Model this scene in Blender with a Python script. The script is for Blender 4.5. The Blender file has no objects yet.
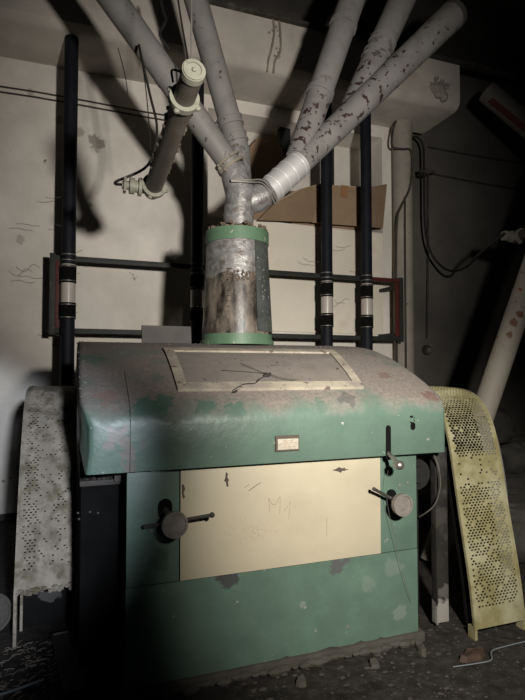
import bpy, bmesh, math, random
from mathutils import Vector, Matrix
random.seed(7)
S = bpy.context.scene
COL = S.collection
PI = math.pi

# ------------------------------------------------------------------ camera
F = 526.0; EYE = Vector((0, 0, 1.45)); YAW = math.radians(20); PITCH = math.radians(2.2)
cam_d = bpy.data.cameras.new('camera'); cam = bpy.data.objects.new('camera', cam_d); COL.objects.link(cam)
cam.location = EYE; cam.rotation_euler = (PI/2 + PITCH, 0, -YAW)
cam_d.sensor_width = 36; cam_d.lens = F/700*36; cam_d.clip_start = 0.02
S.camera = cam
RT = Vector((math.cos(YAW), -math.sin(YAW), 0)); FW0 = Vector((math.sin(YAW), math.cos(YAW), 0))
FW = FW0*math.cos(PITCH) + Vector((0, 0, 1))*math.sin(PITCH)
UP = -FW0*math.sin(PITCH) + Vector((0, 0, 1))*math.cos(PITCH)
def at(x, y, Y):
    """point of the place seen at (x, y) of the photo, on the vertical plane Y metres away"""
    d = FW + RT*((x-262.5)/F) - UP*((y-350)/F)
    return EYE + d*(Y/d.y)

# ------------------------------------------------------------------ materials
def mat(name, col, rough=.7, metal=0, var=.25, scale=6, bump=.15, bscale=40, col2=None, amt2=.5, scale2=3, sharp=.06,
        dust=None, dustz=None, blots=(), chips=None, chip_amt=.62, chip_scale=18, spec=.3, chip_z=None, streak=False, patches=()):
    """painted / dirty surface: base with mottling, patches of col2, flaking chips, dust above a height, named blots"""
    m = bpy.data.materials.new(name); m.use_nodes = True
    nt = m.node_tree; N = nt.nodes; L = nt.links
    b = N['Principled BSDF']; b.inputs['Roughness'].default_value = rough; b.inputs['Metallic'].default_value = metal
    b.inputs['Specular IOR Level'].default_value = spec
    tc = N.new('ShaderNodeTexCoord'); P = tc.outputs['Object']
    if streak:
        mp = N.new('ShaderNodeMapping'); mp.inputs['Scale'].default_value = (1, 1, .18); L.new(P, mp.inputs[0]); PS = mp.outputs[0]
    else: PS = P
    def noise(sc, det=6, src=P, rgh=.6):
        n = N.new('ShaderNodeTexNoise'); n.inputs['Scale'].default_value = sc; n.inputs['Detail'].default_value = det
        n.inputs['Roughness'].default_value = rgh; L.new(src, n.inputs['Vector']); return n.outputs['Fac']
    def ramp(f, a, c):
        r = N.new('ShaderNodeMapRange'); r.inputs[1].default_value = a; r.inputs[2].default_value = c; r.clamp = True
        L.new(f, r.inputs[0]); return r.outputs[0]
    def math_(op, a, c):
        n = N.new('ShaderNodeMath'); n.operation = op
        for i, v in enumerate((a, c)):
            if isinstance(v, (int, float)): n.inputs[i].default_value = v
            else: L.new(v, n.inputs[i])
        return n.outputs[0]
    def mix(f, A, B):
        n = N.new('ShaderNodeMix'); n.data_type = 'RGBA'
        L.new(f, n.inputs[0])
        for s, v in ((6, A), (7, B)):
            if isinstance(v, tuple): n.inputs[s].default_value = (*v, 1)
            else: L.new(v, n.inputs[s])
        return n.outputs[2]
    lo = tuple(c*(1-var) for c in col); hi = tuple(min(1, c*(1+var)) for c in col)
    c = mix(ramp(noise(scale, src=PS), .3, .7), lo, hi)
    if col2: c = mix(math_('MULTIPLY', ramp(noise(scale2, 8, PS), 1-amt2-sharp, 1-amt2+sharp), .85), c, col2)
    if chips:
        f = ramp(noise(chip_scale, 4), chip_amt-.015, chip_amt+.015)
        if chip_z:
            sx = N.new('ShaderNodeSeparateXYZ'); L.new(P, sx.inputs[0])
            f = math_('MULTIPLY', f, ramp(sx.outputs[chip_z[2] if len(chip_z) > 2 else 2], chip_z[0], chip_z[1]))
        c = mix(f, c, chips)
    for (pos, r, bc, amt) in blots:
        vm = N.new('ShaderNodeVectorMath'); vm.operation = 'DISTANCE'; L.new(P, vm.inputs[0]); vm.inputs[1].default_value = pos
        d = math_('ADD', vm.outputs['Value'], math_('MULTIPLY', math_('SUBTRACT', noise(9/max(r, .02)*.12, 6), .5), r*2.2))
        c = mix(math_('MULTIPLY', ramp(d, r, r*.72), amt), c, bc)
    if dust:
        sx = N.new('ShaderNodeSeparateXYZ'); L.new(P, sx.inputs[0])
        h = math_('ADD', sx.outputs[2], math_('MULTIPLY', math_('SUBTRACT', noise(7, 8), .5), dustz[2]))
        f = ramp(h, dustz[0], dustz[1])
        f = math_('MULTIPLY', f, ramp(noise(3.1, 7), .27, .43))
        c = mix(f, c, mix(ramp(noise(60, 3), .35, .65), tuple(v*.82 for v in dust), tuple(v*1.15 for v in dust)))
        rr = N.new('ShaderNodeMapRange'); L.new(f, rr.inputs[0]); rr.inputs[3].default_value = rough; rr.inputs[4].default_value = .95
        L.new(rr.outputs[0], b.inputs['Roughness'])
    for (pos, r, bc, amt) in patches:
        vm = N.new('ShaderNodeVectorMath'); vm.operation = 'DISTANCE'; L.new(P, vm.inputs[0]); vm.inputs[1].default_value = pos
        d = math_('ADD', vm.outputs['Value'], math_('MULTIPLY', math_('SUBTRACT', noise(26, 7), .5), r*3.2))
        c = mix(math_('MULTIPLY', ramp(d, r, r*.75), amt), c, bc)
    L.new(c, b.inputs['Base Color'])
    if bump:
        bp = N.new('ShaderNodeBump'); bp.inputs['Strength'].default_value = bump; bp.inputs['Distance'].default_value = .01
        L.new(noise(bscale, 5), bp.inputs['Height']); L.new(bp.outputs[0], b.inputs['Normal'])
    return m

GRN = (.058, .105, .08)
DUST = (.155, .133, .118)
M = {}
M['wall'] = mat('limewashed_plaster', (.70, .66, .595), .9, var=.16, scale=1.6, bump=.12, bscale=14, col2=(.46, .42, .365), amt2=.42, scale2=1.1, sharp=.2,
                chips=(.22, .19, .16), chip_amt=.72, chip_scale=9, blots=[((*at(x, y, 5.7),), rr, (.16, .135, .11), a) for x, y, rr, a in ((97, 143, .09, .7), (60, 120, .05, .5), (78, 132, .06, .5), (170, 258, .08, .4), (20, 240, .05, .4), (60, 345, .08, .5), (30, 92, .04, .4), (90, 205, .03, .6))])
M['wall_dark'] = mat('dark_grey_plaster', (.115, .107, .096), .9, var=.22, scale=1.7, bump=.12, bscale=14, col2=(.075, .068, .06), amt2=.4, scale2=1.1, sharp=.2)  # darker grey plaster for the alcove and side walls
M['beam'] = mat('beam_plaster', (.46, .42, .37), .9, var=.14, scale=2.2, bump=.15, bscale=18, col2=(.3, .27, .24), amt2=.36, scale2=2.5, sharp=.15)
M['ceil'] = mat('sooty_ceiling', (.06, .055, .05), .95, var=.3, scale=2, bump=.1)
M['floor'] = mat('gritty_dirt_floor', (.024, .021, .019), .95, var=.5, scale=11, bump=.9, bscale=30, col2=(.038, .034, .030), amt2=.42, scale2=22, sharp=.06, spec=.2)
M['white_board'] = mat('white_board', (.72, .66, .55), .8, var=.06, scale=2.5, bump=.06, col2=(.55, .46, .35), amt2=.28, scale2=2.6, sharp=.15)
M['green'] = mat('green_enamel', (.080, .126, .100), .42, var=.14, scale=5, bump=.07, bscale=24, chips=(.26, .27, .24), chip_amt=.715, chip_scale=26, spec=.4,
                 col2=(.10, .165, .125), amt2=.36, scale2=4, sharp=.1, blots=[((*(at(x, y, 2.42)-Vector((1, 3.4, 0))),), rr, c, a) for x, y, rr, c, a in ((338, 566, .045, (.075, .075, .08), .95), (346, 561, .025, (.075, .075, .08), .9), (229, 578, .05, (.05, .05, .052), .95), (222, 575, .035, (.05, .05, .052), .95),
                 (368, 585, .05, (.16, .19, .17), .4), (392, 567, .06, (.15, .18, .16), .4), (303, 605, .02, (.2, .22, .2), .5), (400, 612, .04, (.2, .22, .2), .4), (160, 560, .05, (.04, .05, .045), .5))])
M['hood'] = mat('green_enamel_dusty_top', (.080, .126, .100), .4, var=.14, scale=5, bump=.18, bscale=26, chips=(.3, .3, .27), chip_amt=.72, chip_scale=30, spec=.4,
                dust=DUST, dustz=(1.225, 1.315, .24),
                patches=[(p, rr, c, a) for p, rr, c, a in (((-.899, -.564, 1.513), .075, GRN, .75), ((-.668, -1.02, 1.275), .075, GRN, .95), ((-.600, -.985, 1.31), .05, GRN, .9), ((-.72, -1.03, 1.25), .05, GRN, .9),
                         ((-.417, -1.02, 1.28), .05, GRN, .85), ((-.27, -1.03, 1.26), .06, GRN, .9), ((.17, -1.02, 1.28), .045, GRN, .6), ((-.60, -.8, 1.41), .05, GRN, .5), ((.70, -.79, 1.42), .05, (.10, .045, .035), .5), ((.86, -.98, 1.315), .05, (.10, .04, .03), .6),
                         ((.34, -1.0, 1.3), .05, (.05, .055, .05), .6), ((-.85, -.95, 1.33), .06, (.17, .10, .085), .6), ((-.81, -1.044, 1.17), .05, (.15, .13, .118), .85), ((-.775, -1.044, 1.13), .035, (.14, .12, .108), .85), ((-.755, -1.044, 1.07), .04, (.14, .12, .108), .85), ((-.755, -1.044, 1.03), .03, (.14, .12, .108), .8), ((-.84, -1.044, 1.13), .028, (.15, .13, .118), .8), ((-.69, -1.044, 1.12), .025, (.14, .12, .108), .5))])
M['green_ring'] = mat('green_painted_ring', (.07, .125, .075), .5, var=.15, scale=8, bump=.08, chips=(.25, .25, .2), chip_amt=.68, chip_scale=30)
M['cream'] = mat('cream_enamel', (.39, .345, .255), .5, var=.06, scale=3, bump=.04, bscale=10, col2=(.33, .285, .21), amt2=.36, scale2=2.2, sharp=.12, spec=.35,
                 chips=(.2, .14, .09), chip_amt=.755, chip_scale=24)
M['frame'] = mat('cream_painted_wood', (.29, .26, .205), .8, var=.15, scale=8, bump=.2, col2=(.19, .165, .145), amt2=.45, scale2=9, sharp=.1, chips=(.10, .08, .065), chip_amt=.62, chip_scale=22)
M['dust_glass'] = mat('dust_covered_glass', (.16, .14, .125), .8, var=.16, scale=9, bump=.15, chips=(.05, .045, .042), chip_amt=.66, chip_scale=26)
M['black'] = mat('black_greasy_iron', (.011, .011, .011), .6, var=.4, scale=8, bump=.2, chips=(.13, .12, .11), chip_amt=.72, chip_scale=26)
M['iron'] = mat('dark_dusty_iron', (.04, .036, .032), .7, var=.4, scale=5, bump=.2, col2=(.11, .10, .09), amt2=.36, scale2=7, sharp=.1)
M['plate'] = mat('smeared_dark_plate', (.014, .013, .012), .6, var=.5, scale=5, bump=.2, col2=(.035, .032, .03), amt2=.42, scale2=8, blots=(((.98, -.91, .085), .085, (.24, .23, .21), .95), ((1.0, -.91, .19), .05, (.12, .11, .10), .6), ((.98, -.91, .62), .07, (.05, .045, .04), .5)))
M['steel'] = mat('worn_steel', (.36, .34, .31), .32, .85, var=.3, scale=16, bump=.1, col2=(.12, .10, .08), amt2=.36, scale2=16)
M['wheel'] = mat('dusty_knob_steel', (.20, .18, .165), .5, .35, var=.25, scale=20, bump=.1)
M['foil'] = mat('silvery_sheet', (.20, .195, .188), .42, .35, var=.4, scale=22, bump=1.0, bscale=13, col2=(.10, .085, .072), amt2=.42, scale2=14, sharp=.06)
M['shiny'] = mat('bright_tin_sleeve', (.72, .71, .69), .42, .6, var=.08, scale=10, bump=.1)
M['pipe'] = mat('grey_painted_spout', (.145, .138, .130), .5, var=.12, scale=4, bump=.1, bscale=20, col2=(.105, .098, .09), amt2=.36, scale2=6, sharp=.1,
                chips=(.035, .024, .02), chip_amt=.67, chip_scale=24)
for key, nm, amt, cz in (('pipe_flaky', 'grey_spout_flaking_at_foot', .575, (.75, .35)), ('pipe_flaky_long', 'grey_spout_flaking', .60, (1.5, 1.1))):
    M[key] = mat(nm, (.158, .150, .142), .6, var=.12, scale=4, bump=.15, bscale=20, col2=(.115, .105, .098), amt2=.4, scale2=6, sharp=.1,
                chips=(.03, .016, .014), chip_amt=amt, chip_scale=17, chip_z=cz)
M['blackpipe'] = mat('black_plastic_pipe', (.008, .009, .013), .6, var=.3, scale=5, bump=.05, col2=(.016, .016, .018), amt2=.34, scale2=8, spec=.15)
M['rubber'] = mat('black_rubber_coupling', (.005, .005, .005), .95, var=.3, scale=9, bump=.12, spec=.06)
M['clear'] = mat('cloudy_clear_sleeve', (.40, .36, .32), .3, var=.12, scale=9, bump=.06, streak=True, spec=.5)
M['wire'] = mat('grey_wire', (.16, .15, .135), .5, .5, var=.2, bump=0)
M['wireblack'] = mat('black_cable', (.012, .011, .010), .6, var=.3, bump=0)
M['rack'] = mat('dark_green_black_rail', (.020, .022, .020), .6, var=.3, scale=9, bump=.1, chips=(.2, .18, .15), chip_amt=.69, chip_scale=24)
M['red'] = mat('dark_red_paint', (.065, .012, .011), .6, var=.2, scale=9, bump=.08)
M['lampcream'] = mat('cream_lamp_plastic', (.15, .148, .115), .6, var=.15, scale=18, bump=.12, col2=(.07, .06, .048), amt2=.38, scale2=20)
M['lampglass'] = mat('brown_dusty_lamp_tube', (.05, .042, .034), .5, var=.2, scale=8, bump=.12, col2=(.09, .078, .064), amt2=.34, scale2=12, sharp=.1, spec=.5)
M['card'] = mat('brown_cardboard', (.27, .185, .115), .9, var=.1, scale=4, bump=.06, col2=(.20, .135, .085), amt2=.34, scale2=3, sharp=.12)
M['cardin'] = mat('pale_cardboard_edge', (.36, .27, .18), .9, var=.15, scale=14, bump=.1)
M['guard_r'] = mat('yellow_green_guard_paint', (.175, .155, .075), .75, var=.22, scale=9, bump=.3, bscale=60, col2=(.27, .255, .175), amt2=.45, scale2=4.5, sharp=.1)
M['guard_l'] = mat('dusty_white_guard_paint', (.235, .208, .172), .9, var=.3, scale=9, bump=1.0, bscale=40, col2=(.10, .085, .055), amt2=.45, scale2=13, sharp=.08)
M['guard_g'] = mat('grey_guard_paint', (.20, .19, .175), .8, var=.2, scale=7, bump=.25, bscale=40)
M['pale'] = mat('pale_painted_pipe', (.25, .225, .19), .6, var=.1, scale=5, bump=.1, chips=(.19, .06, .025), chip_amt=.66, chip_scale=12, chip_z=(.55, .62), blots=[((*(at(x, y, 3.22)-at(478, 428, 3.30)),), rr, (.11, .045, .02), .9) for x, y, rr in ((514, 322, .045), (509, 334, .04), (504, 346, .03), (520, 314, .03))])
M['column'] = mat('whitewashed_pipe', (.27, .245, .21), .85, var=.14, scale=5, bump=.15, chips=(.1, .07, .05), chip_amt=.69, chip_scale=12)
M['redwhite'] = mat('white_pipe_with_red_band', (.11, .10, .09), .7, var=.2, scale=5, bump=.1, chips=(.02, .02, .02), chip_amt=.68, chip_scale=16)
M['sack'] = mat('dark_woven_sack', (.045, .042, .038), .95, var=.4, scale=5, bump=.5, bscale=30)
M['straw'] = mat('dry_straw', (.11, .095, .08), .9, var=.4, scale=5, bump=0)
M['strawblue'] = mat('pale_blue_strip', (.13, .15, .165), .7, var=.2, scale=5, bump=0)
M['chip'] = mat('plaster_crumbs', (.045, .041, .036), .95, var=.5, scale=3, bump=0)
M['lid'] = mat('dark_steel_hatch', (.045, .041, .036), .8, var=.3, scale=6, bump=.3, bscale=25)
M['brown'] = mat('broken_brown_shard', (.05, .03, .022), .7, var=.3, scale=9, bump=.2)
M['wood'] = mat('grey_weathered_wood', (.085, .08, .074), .9, var=.15, scale=6, bump=.2)
M['pencil'] = mat('reddish_pencil', (.30, .19, .12), .9, var=.1, bump=0)
M['scuff'] = mat('dark_scuff', (.07, .055, .045), .9, var=.3, bump=0)
M['concrete'] = mat('dirty_concrete', (.06, .055, .048), .95, var=.3, scale=9, bump=.5, bscale=30)
M['hand'] = mat('flaking_brown_residue', (.10, .075, .055), .95, var=.4, scale=20, bump=0)
M['web'] = mat('dust_thread', (.10, .09, .08), .95, var=.2, bump=0)
M['plate_label'] = mat('faded_name_plate', (.36, .33, .27), .6, var=.2, scale=50, bump=.1, col2=(.2, .17, .13), amt2=.36, scale2=60)

# dusty acrylic of the inlet cylinder: real transparency under streaky grime
def acrylic():
    m = bpy.data.materials.new('grimy_acrylic'); m.use_nodes = True
    nt = m.node_tree; N = nt.nodes; L = nt.links; b = N['Principled BSDF']; out = N['Material Output']
    b.inputs['Roughness'].default_value = .35
    tc = N.new('ShaderNodeTexCoord'); mp = N.new('ShaderNodeMapping'); mp.inputs['Scale'].default_value = (1, 1, .35); L.new(tc.outputs['Object'], mp.inputs[0])
    n = N.new('ShaderNodeTexNoise'); n.inputs['Scale'].default_value = 9; n.inputs['Detail'].default_value = 9; n.inputs['Roughness'].default_value = .65; L.new(mp.outputs[0], n.inputs['Vector'])
    r = N.new('ShaderNodeMapRange'); r.inputs[1].default_value = .42; r.inputs[2].default_value = .60; L.new(n.outputs['Fac'], r.inputs[0])
    cr = N.new('ShaderNodeMix'); cr.data_type = 'RGBA'; L.new(r.outputs[0], cr.inputs[0]); cr.inputs[6].default_value = (.012, .010, .009, 1); cr.inputs[7].default_value = (.15, .125, .10, 1)
    L.new(cr.outputs[2], b.inputs['Base Color'])
    t = N.new('ShaderNodeBsdfTransparent'); t.inputs[0].default_value = (.75, .72, .68, 1)
    mx = N.new('ShaderNodeMixShader'); r2 = N.new('ShaderNodeMapRange'); r2.inputs[1].default_value = .3; r2.inputs[2].default_value = .62; r2.inputs[3].default_value = .45; r2.inputs[4].default_value = .97
    L.new(n.outputs['Fac'], r2.inputs[0]); L.new(r2.outputs[0], mx.inputs[0]); L.new(t.outputs[0], mx.inputs[1]); L.new(b.outputs[0], mx.inputs[2]); L.new(mx.outputs[0], out.inputs[0])
    bp = N.new('ShaderNodeBump'); bp.inputs['Strength'].default_value = .25; bp.inputs['Distance'].default_value = .01; L.new(n.outputs['Fac'], bp.inputs['Height']); L.new(bp.outputs[0], b.inputs['Normal'])
    return m
M['acrylic'] = acrylic()

# ------------------------------------------------------------------ mesh helpers (coordinates are metres in the room)
def box(bm, x0, x1, y0, y1, z0, z1, bev=0):
    vs = [bm.verts.new((x, y, z)) for x in (x0, x1) for y in (y0, y1) for z in (z0, z1)]
    fs = [bm.faces.new([vs[i] for i in q]) for q in ((0, 1, 3, 2), (4, 6, 7, 5), (0, 4, 5, 1), (2, 3, 7, 6), (0, 2, 6, 4), (1, 5, 7, 3))]
    if bev:
        es = list({e for f in fs for e in f.edges})
        bmesh.ops.bevel(bm, geom=es, offset=bev, segments=2, affect='EDGES', profile=.6)
def orth(d):
    a = Vector((0, 0, 1)) if abs(d.z) < .9 else Vector((1, 0, 0))
    u = d.cross(a).normalized(); return u, d.cross(u).normalized()
def tube(bm, pts, rad, n=16, cap=True):
    """tube through pts; rad is one radius or one per point"""
    pts = [Vector(p) for p in pts]
    rs = rad if isinstance(rad, (list, tuple)) else [rad]*len(pts)
    rings = []; u = None
    for i, p in enumerate(pts):
        a = pts[max(i-1, 0)]; c = pts[min(i+1, len(pts)-1)]
        d = (c-a)
        d = d.normalized() if d.length > 1e-9 else Vector((0, 0, 1))
        if u is None: u, v = orth(d)
        else:
            u = (u - d*u.dot(d)).normalized(); v = d.cross(u)
        rings.append([bm.verts.new(p + (u*math.cos(t) + v*math.sin(t))*rs[i]) for t in (2*PI*k/n for k in range(n))])
    for A, B in zip(rings, rings[1:]):
        for k in range(n): bm.faces.new((A[k], A[(k+1) % n], B[(k+1) % n], B[k]))
    if cap:
        bm.faces.new(rings[0][::-1]); bm.faces.new(rings[-1])
def cyl(bm, a, b, r0, r1=None, n=24, cap=True):
    tube(bm, [a, b], [r0, r0 if r1 is None else r1], n, cap)
def ringband(bm, c, d, ro, ri, h, n=28):
    """hollow ring: centre c, axis d, outer and inner radius, height h"""
    c = Vector(c); d = Vector(d).normalized(); u, v = orth(d)
    R = []
    for rr, k in ((ro, -h/2), (ro, h/2), (ri, h/2), (ri, -h/2)):
        R.append([bm.verts.new(c + d*k + (u*math.cos(t) + v*math.sin(t))*rr) for t in (2*PI*i/n for i in range(n))])
    for a in range(4):
        A, B = R[a], R[(a+1) % 4]
        for k in range(n): bm.faces.new((A[k], A[(k+1) % n], B[(k+1) % n], B[k]))
def prism(bm, prof, x0, x1):
    """closed (y, z) outline pushed from x0 to x1"""
    A = [bm.verts.new((x0, y, z)) for y, z in prof]; B = [bm.verts.new((x1, y, z)) for y, z in prof]
    n = len(prof)
    for k in range(n): bm.faces.new((A[k], A[(k+1) % n], B[(k+1) % n], B[k]))
    bm.faces.new(A[::-1]); bm.faces.new(B)
def sphere(bm, c, r, sx=1, sy=1, sz=1, seg=16):
    bmesh.ops.create_uvsphere(bm, u_segments=seg, v_segments=seg//2, radius=r, matrix=Matrix.Translation(c) @ Matrix.Diagonal((sx, sy, sz, 1)))
def smooth_path(pts, k=6):
    """Catmull-Rom through pts"""
    P = [Vector(p) for p in pts]; out = []
    for i in range(len(P)-1):
        a = P[max(i-1, 0)]; b = P[i]; c = P[i+1]; d = P[min(i+2, len(P)-1)]
        for j in range(k):
            t = j/k
            out.append(.5*((2*b) + (c-a)*t + (2*a-5*b+4*c-d)*t*t + (3*b-a-3*c+d)*t**3))
    out.append(P[-1]); return out

def thing(name, label, cat, loc, group=None):
    o = bpy.data.objects.new(name, None); COL.objects.link(o); o.location = loc; o.empty_display_size = .05
    tag(o, label, cat, group); return o
def tag(o, label, cat, group=None):
    o['label'] = label; o['category'] = cat
    if group: o['group'] = group
    return o
BASE = {}
def base_of(o):
    v = Vector((0, 0, 0))
    while o: v += o.location; o = o.parent
    return v
def obj(name, bm, m, parent=None, loc=None, smooth=True, angle=35, label=None, sub=0):
    """link the bmesh as one object; vertices are given in room coordinates"""
    bmesh.ops.recalc_face_normals(bm, faces=bm.faces)
    off = base_of(parent) if parent else Vector(loc or (0, 0, 0))
    bmesh.ops.translate(bm, verts=bm.verts, vec=-off)
    me = bpy.data.meshes.new(name); bm.to_mesh(me); bm.free(); me.materials.append(m)
    o = bpy.data.objects.new(name, me); COL.objects.link(o)
    if parent: o.parent = parent
    else: o.location = off
    if smooth:
        me.polygons.foreach_set('use_smooth', [True]*len(me.polygons))
        me.set_sharp_from_angle(angle=math.radians(angle))
    if sub:
        md = o.modifiers.new('sub', 'SUBSURF'); md.levels = md.render_levels = sub
    if label: o['label'] = label
    return o
NB = bmesh.new
def struct(name, bm, m, smooth=False):
    o = obj(name, bm, m, smooth=smooth); o['kind'] = 'structure'; return o
def copy_tree(o, parent=None):
    c = o.copy(); COL.objects.link(c)
    if parent: c.parent = parent
    for ch in list(o.children): copy_tree(ch, c)
    return c

# ------------------------------------------------------------------ the room
WY = 5.7
bm = NB(); box(bm, -4, 9, -3, 7.5, -.1, 0); struct('floor', bm, M['floor'])
bm = NB(); box(bm, -4, 9, -3, 7.5, 5.7, 5.8); struct('ceiling', bm, M['ceil'])
# back wall with an opening (x 1.45-3.72, z 3.2-4.45) closed behind by a recess
bm = NB()
ox0, ox1, oz0, oz1 = 1.42, 3.70, 3.19, 4.42
box(bm, -4, ox0, WY, WY+.5, 0, 5.7); box(bm, ox1, 4.05, WY, WY+.5, 0, 5.7)
box(bm, ox0, ox1, WY, WY+.5, 0, oz0); box(bm, ox0, ox1, WY, WY+.5, oz1, 5.7)
box(bm, ox0, ox1, WY+.42, WY+.5, oz0, oz1)
struct('wall_back', bm, M['wall'])
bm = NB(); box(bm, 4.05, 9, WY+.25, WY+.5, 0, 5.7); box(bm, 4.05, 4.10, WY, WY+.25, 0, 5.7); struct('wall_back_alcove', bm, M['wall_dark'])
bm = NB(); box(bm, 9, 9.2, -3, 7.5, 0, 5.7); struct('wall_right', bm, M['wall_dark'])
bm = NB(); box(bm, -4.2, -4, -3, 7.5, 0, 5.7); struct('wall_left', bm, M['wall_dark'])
# plastered ceiling beam: rounded lower front edge
bm = NB()
pr = [(WY, 4.57), (5.10, 4.57), (5.04, 4.585), (5.0, 4.63), (4.99, 4.72), (4.99, 5.12), (WY, 5.12)]
prism(bm, pr, -4, 4.33); struct('trim_1', bm, M['beam'], smooth=True)
bm = NB(); box(bm, -4, 9, 4.93, 5.0, 5.10, 5.135, .008); struct('trim_2', bm, M['iron'])
bm = NB(); box(bm, -4, 1.4, WY-.025, WY, 0, .06); struct('baseboard_back', bm, M['concrete'])

# ------------------------------------------------------------------ the roller mill
X0, X1, FY, BY = .24, 1.77, 2.42, 4.15
mill = thing('roller_mill', 'big green roller mill with dusty rounded hood and cream front panel', 'machine', (1.0, 3.4, 0))
bm = NB(); box(bm, X0+.02, X1-.02, FY+.03, BY, .06, 1.12); obj('body', bm, M['black'], mill)
def bumpy_plate(x0, x1, z0, z1, y0, y1, n=14, amp=.006, low=False):
    """sheet with a slightly ragged lower edge"""
    b = NB(); A = []; 
    for k in range(n+1):
        x = x0+(x1-x0)*k/n; zz = z0 + (random.uniform(-amp, amp) if low else 0)
        A.append([b.verts.new((x, y0, zz)), b.verts.new((x, y0, z1)), b.verts.new((x, y1, z1)), b.verts.new((x, y1, zz))])
    for P, Q in zip(A, A[1:]):
        for i in range(4): b.faces.new((P[i], P[(i+1) % 4], Q[(i+1) % 4], Q[i]))
    b.faces.new(A[0]); b.faces.new(A[-1][::-1]); return b
obj('apron', bumpy_plate(X0, X1, .05, .487, FY, FY+.03, 26, .012, True), M['green'], mill, smooth=False)
bm = NB(); box(bm, X0, .4755, FY, FY+.03, .4905, 1.03, .003); obj('side_panel', bm, M['green'], mill)
bm = NB(); box(bm, 1.5435, X1, FY, FY+.03, .4905, 1.03, .003); obj('side_panel', bm, M['green'], mill)
bm = NB(); box(bm, X0, X0+.012, FY+.03, BY, .3, 1.0); obj('end_plate', bm, M['rubber'], mill)
bm = NB(); box(bm, X1-.012, X1, FY+.03, BY, .06, 1.0); obj('end_plate', bm, M['black'], mill)
bm = NB(); box(bm, .479, 1.540, FY-.006, FY+.03, .4905, .9985, .003); panel = obj('front_panel', bm, M['cream'], mill, label='cream enamelled panel')
# handwriting M1 and scuffs on the cream panel
def stroke(bm, pts, r=.0008, Y=FY-.0068, sx=5.25, ox=240, oy=470):
    tube(bm, [at(ox+x/sx, oy+y/sx, Y) for x, y in pts], r, 6)
bm = NB()
stroke(bm, [(158, 222), (154, 185), (150, 147), (158, 165), (170, 180), (184, 183), (194, 170), (203, 152), (210, 138), (211, 185), (208, 232)]); obj('letter', bm, M['pencil'], panel, label='reddish handwritten letter M')
bm = NB(); stroke(bm, [(232, 217), (248, 190), (266, 165), (260, 210), (256, 258)]); obj('numeral', bm, M['pencil'], panel, label='reddish handwritten numeral 1')
bm = NB(); stroke(bm, [(288, 184), (290, 196)]); obj('pencil_dot', bm, M['pencil'], panel)
bm = NB(); stroke(bm, [(455, 250), (455, 345)], .0008); obj('scratch', bm, M['pencil'], panel)
bm = NB(); stroke(bm, [(45, 110), (75, 88), (108, 66)], .0014); obj('scratch', bm, M['scuff'], panel)
bm = NB(); stroke(bm, [(25, 92), (50, 75)], .0008); obj('scratch', bm, M['scuff'], panel)
def flake(pts, cx, cy):
    b = NB(); A = [b.verts.new(at(cx+x, cy+y, FY-.0068)) for x, y in pts]; B = [b.verts.new(v.co+Vector((0, .001, 0))) for v in A]; n = len(A)
    b.faces.new(A); b.faces.new(B[::-1])
    for k in range(n): b.faces.new((A[k], A[(k+1) % n], B[(k+1) % n], B[k]))
    obj('paint_chip', b, M['scuff'], panel, smooth=False)
flake([(-.6, -6), (1.6, -4), (.8, -1), (2.6, 2), (1.4, 4), (2.2, 8), (.2, 9), (-.6, 4), (-2.4, 3), (-1.2, 0)], 226.5, 478)
flake([(-9, .2), (-5, -1), (-2, -3), (1, -1.6), (4, -2.6), (4, -1), (8, -1), (4, .8), (1, 1), (0, 3), (-3, 1.4)], 341, 470)
flake([(-1, -6), (1, -5), (2, -1), (.6, 3), (2, 7), (0, 9), (-1, 3)], 183, 490)
bm = NB()
for k in range(90):
    p = at(255+random.gauss(0, 11), 533+random.gauss(0, 6), FY-.0062); sphere(bm, p, random.uniform(.001, .0026), 1, .15, 1, 6)
o = obj('rust_specks', bm, M['pencil'], panel); o['kind'] = 'stuff'
# hood: rounded cover overhanging the body
prof = [(2.36, 1.007), (2.356, 1.10), (2.356, 1.205), (2.362, 1.245), (2.378, 1.28), (2.41, 1.312), (2.525, 1.377), (2.666, 1.445), (2.875, 1.528), (3.05, 1.579), (3.18, 1.603), (3.31, 1.618), (3.5, 1.630),
        (3.7, 1.618), (3.95, 1.57), (4.15, 1.49), (4.30, 1.36), (4.33, 1.20), (4.33, 1.007)]
def hood_z(y):
    for (a, b), (c, d) in zip(prof[4:], prof[5:]):
        if a <= y <= c: return b+(d-b)*(y-a)/(c-a)
HX0, HX1 = .036, 1.930
bm = NB()
def hood_shell(bm):
    def ends(y):
        f = max(0., min(1., (y-2.356)/.10)); e = 1-math.sqrt(max(0, 1-(1-f)**2))
        return HX0+.038*e, HX1-.012*e
    ts = [0, .004, .012, .03] + [.03+.94*k/24 for k in range(1, 24)] + [.97, .988, .996, 1]
    rows = []
    for t in ts:
        e = min(t, 1-t)*1.88; R = .022; ins = 0 if e >= R else R-math.sqrt(max(0, R*R-(R-e)**2)); row = []
        for k, (y, z) in enumerate(prof):
            a, c = ends(y); dz = ins if z > 1.3 else 0; dy = ins if y < 2.6 else 0
            row.append(bm.verts.new((a+(c-a)*t, y+dy*.6, z-dz*.8)))
        rows.append(row)
    for A, B in zip(rows, rows[1:]):
        for k in range(len(prof)-1): bm.faces.new((A[k], B[k], B[k+1], A[k+1]))
        bm.faces.new((A[-1], B[-1], B[0], A[0]))
    bm.faces.new(rows[0]); bm.faces.new(rows[-1])
hood_shell(bm); hood = obj('hood', bm, M['hood'], mill, angle=50, label='green hood under a coat of brown dust')
bm = NB(); box(bm, .245, .2475, 2.353, 2.36, 1.007, 1.24); tube(bm, [(.246, y-.002, z+.001) for y, z in prof[3:8]], .002, 5); obj('seam', bm, M['scuff'], hood)
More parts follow.
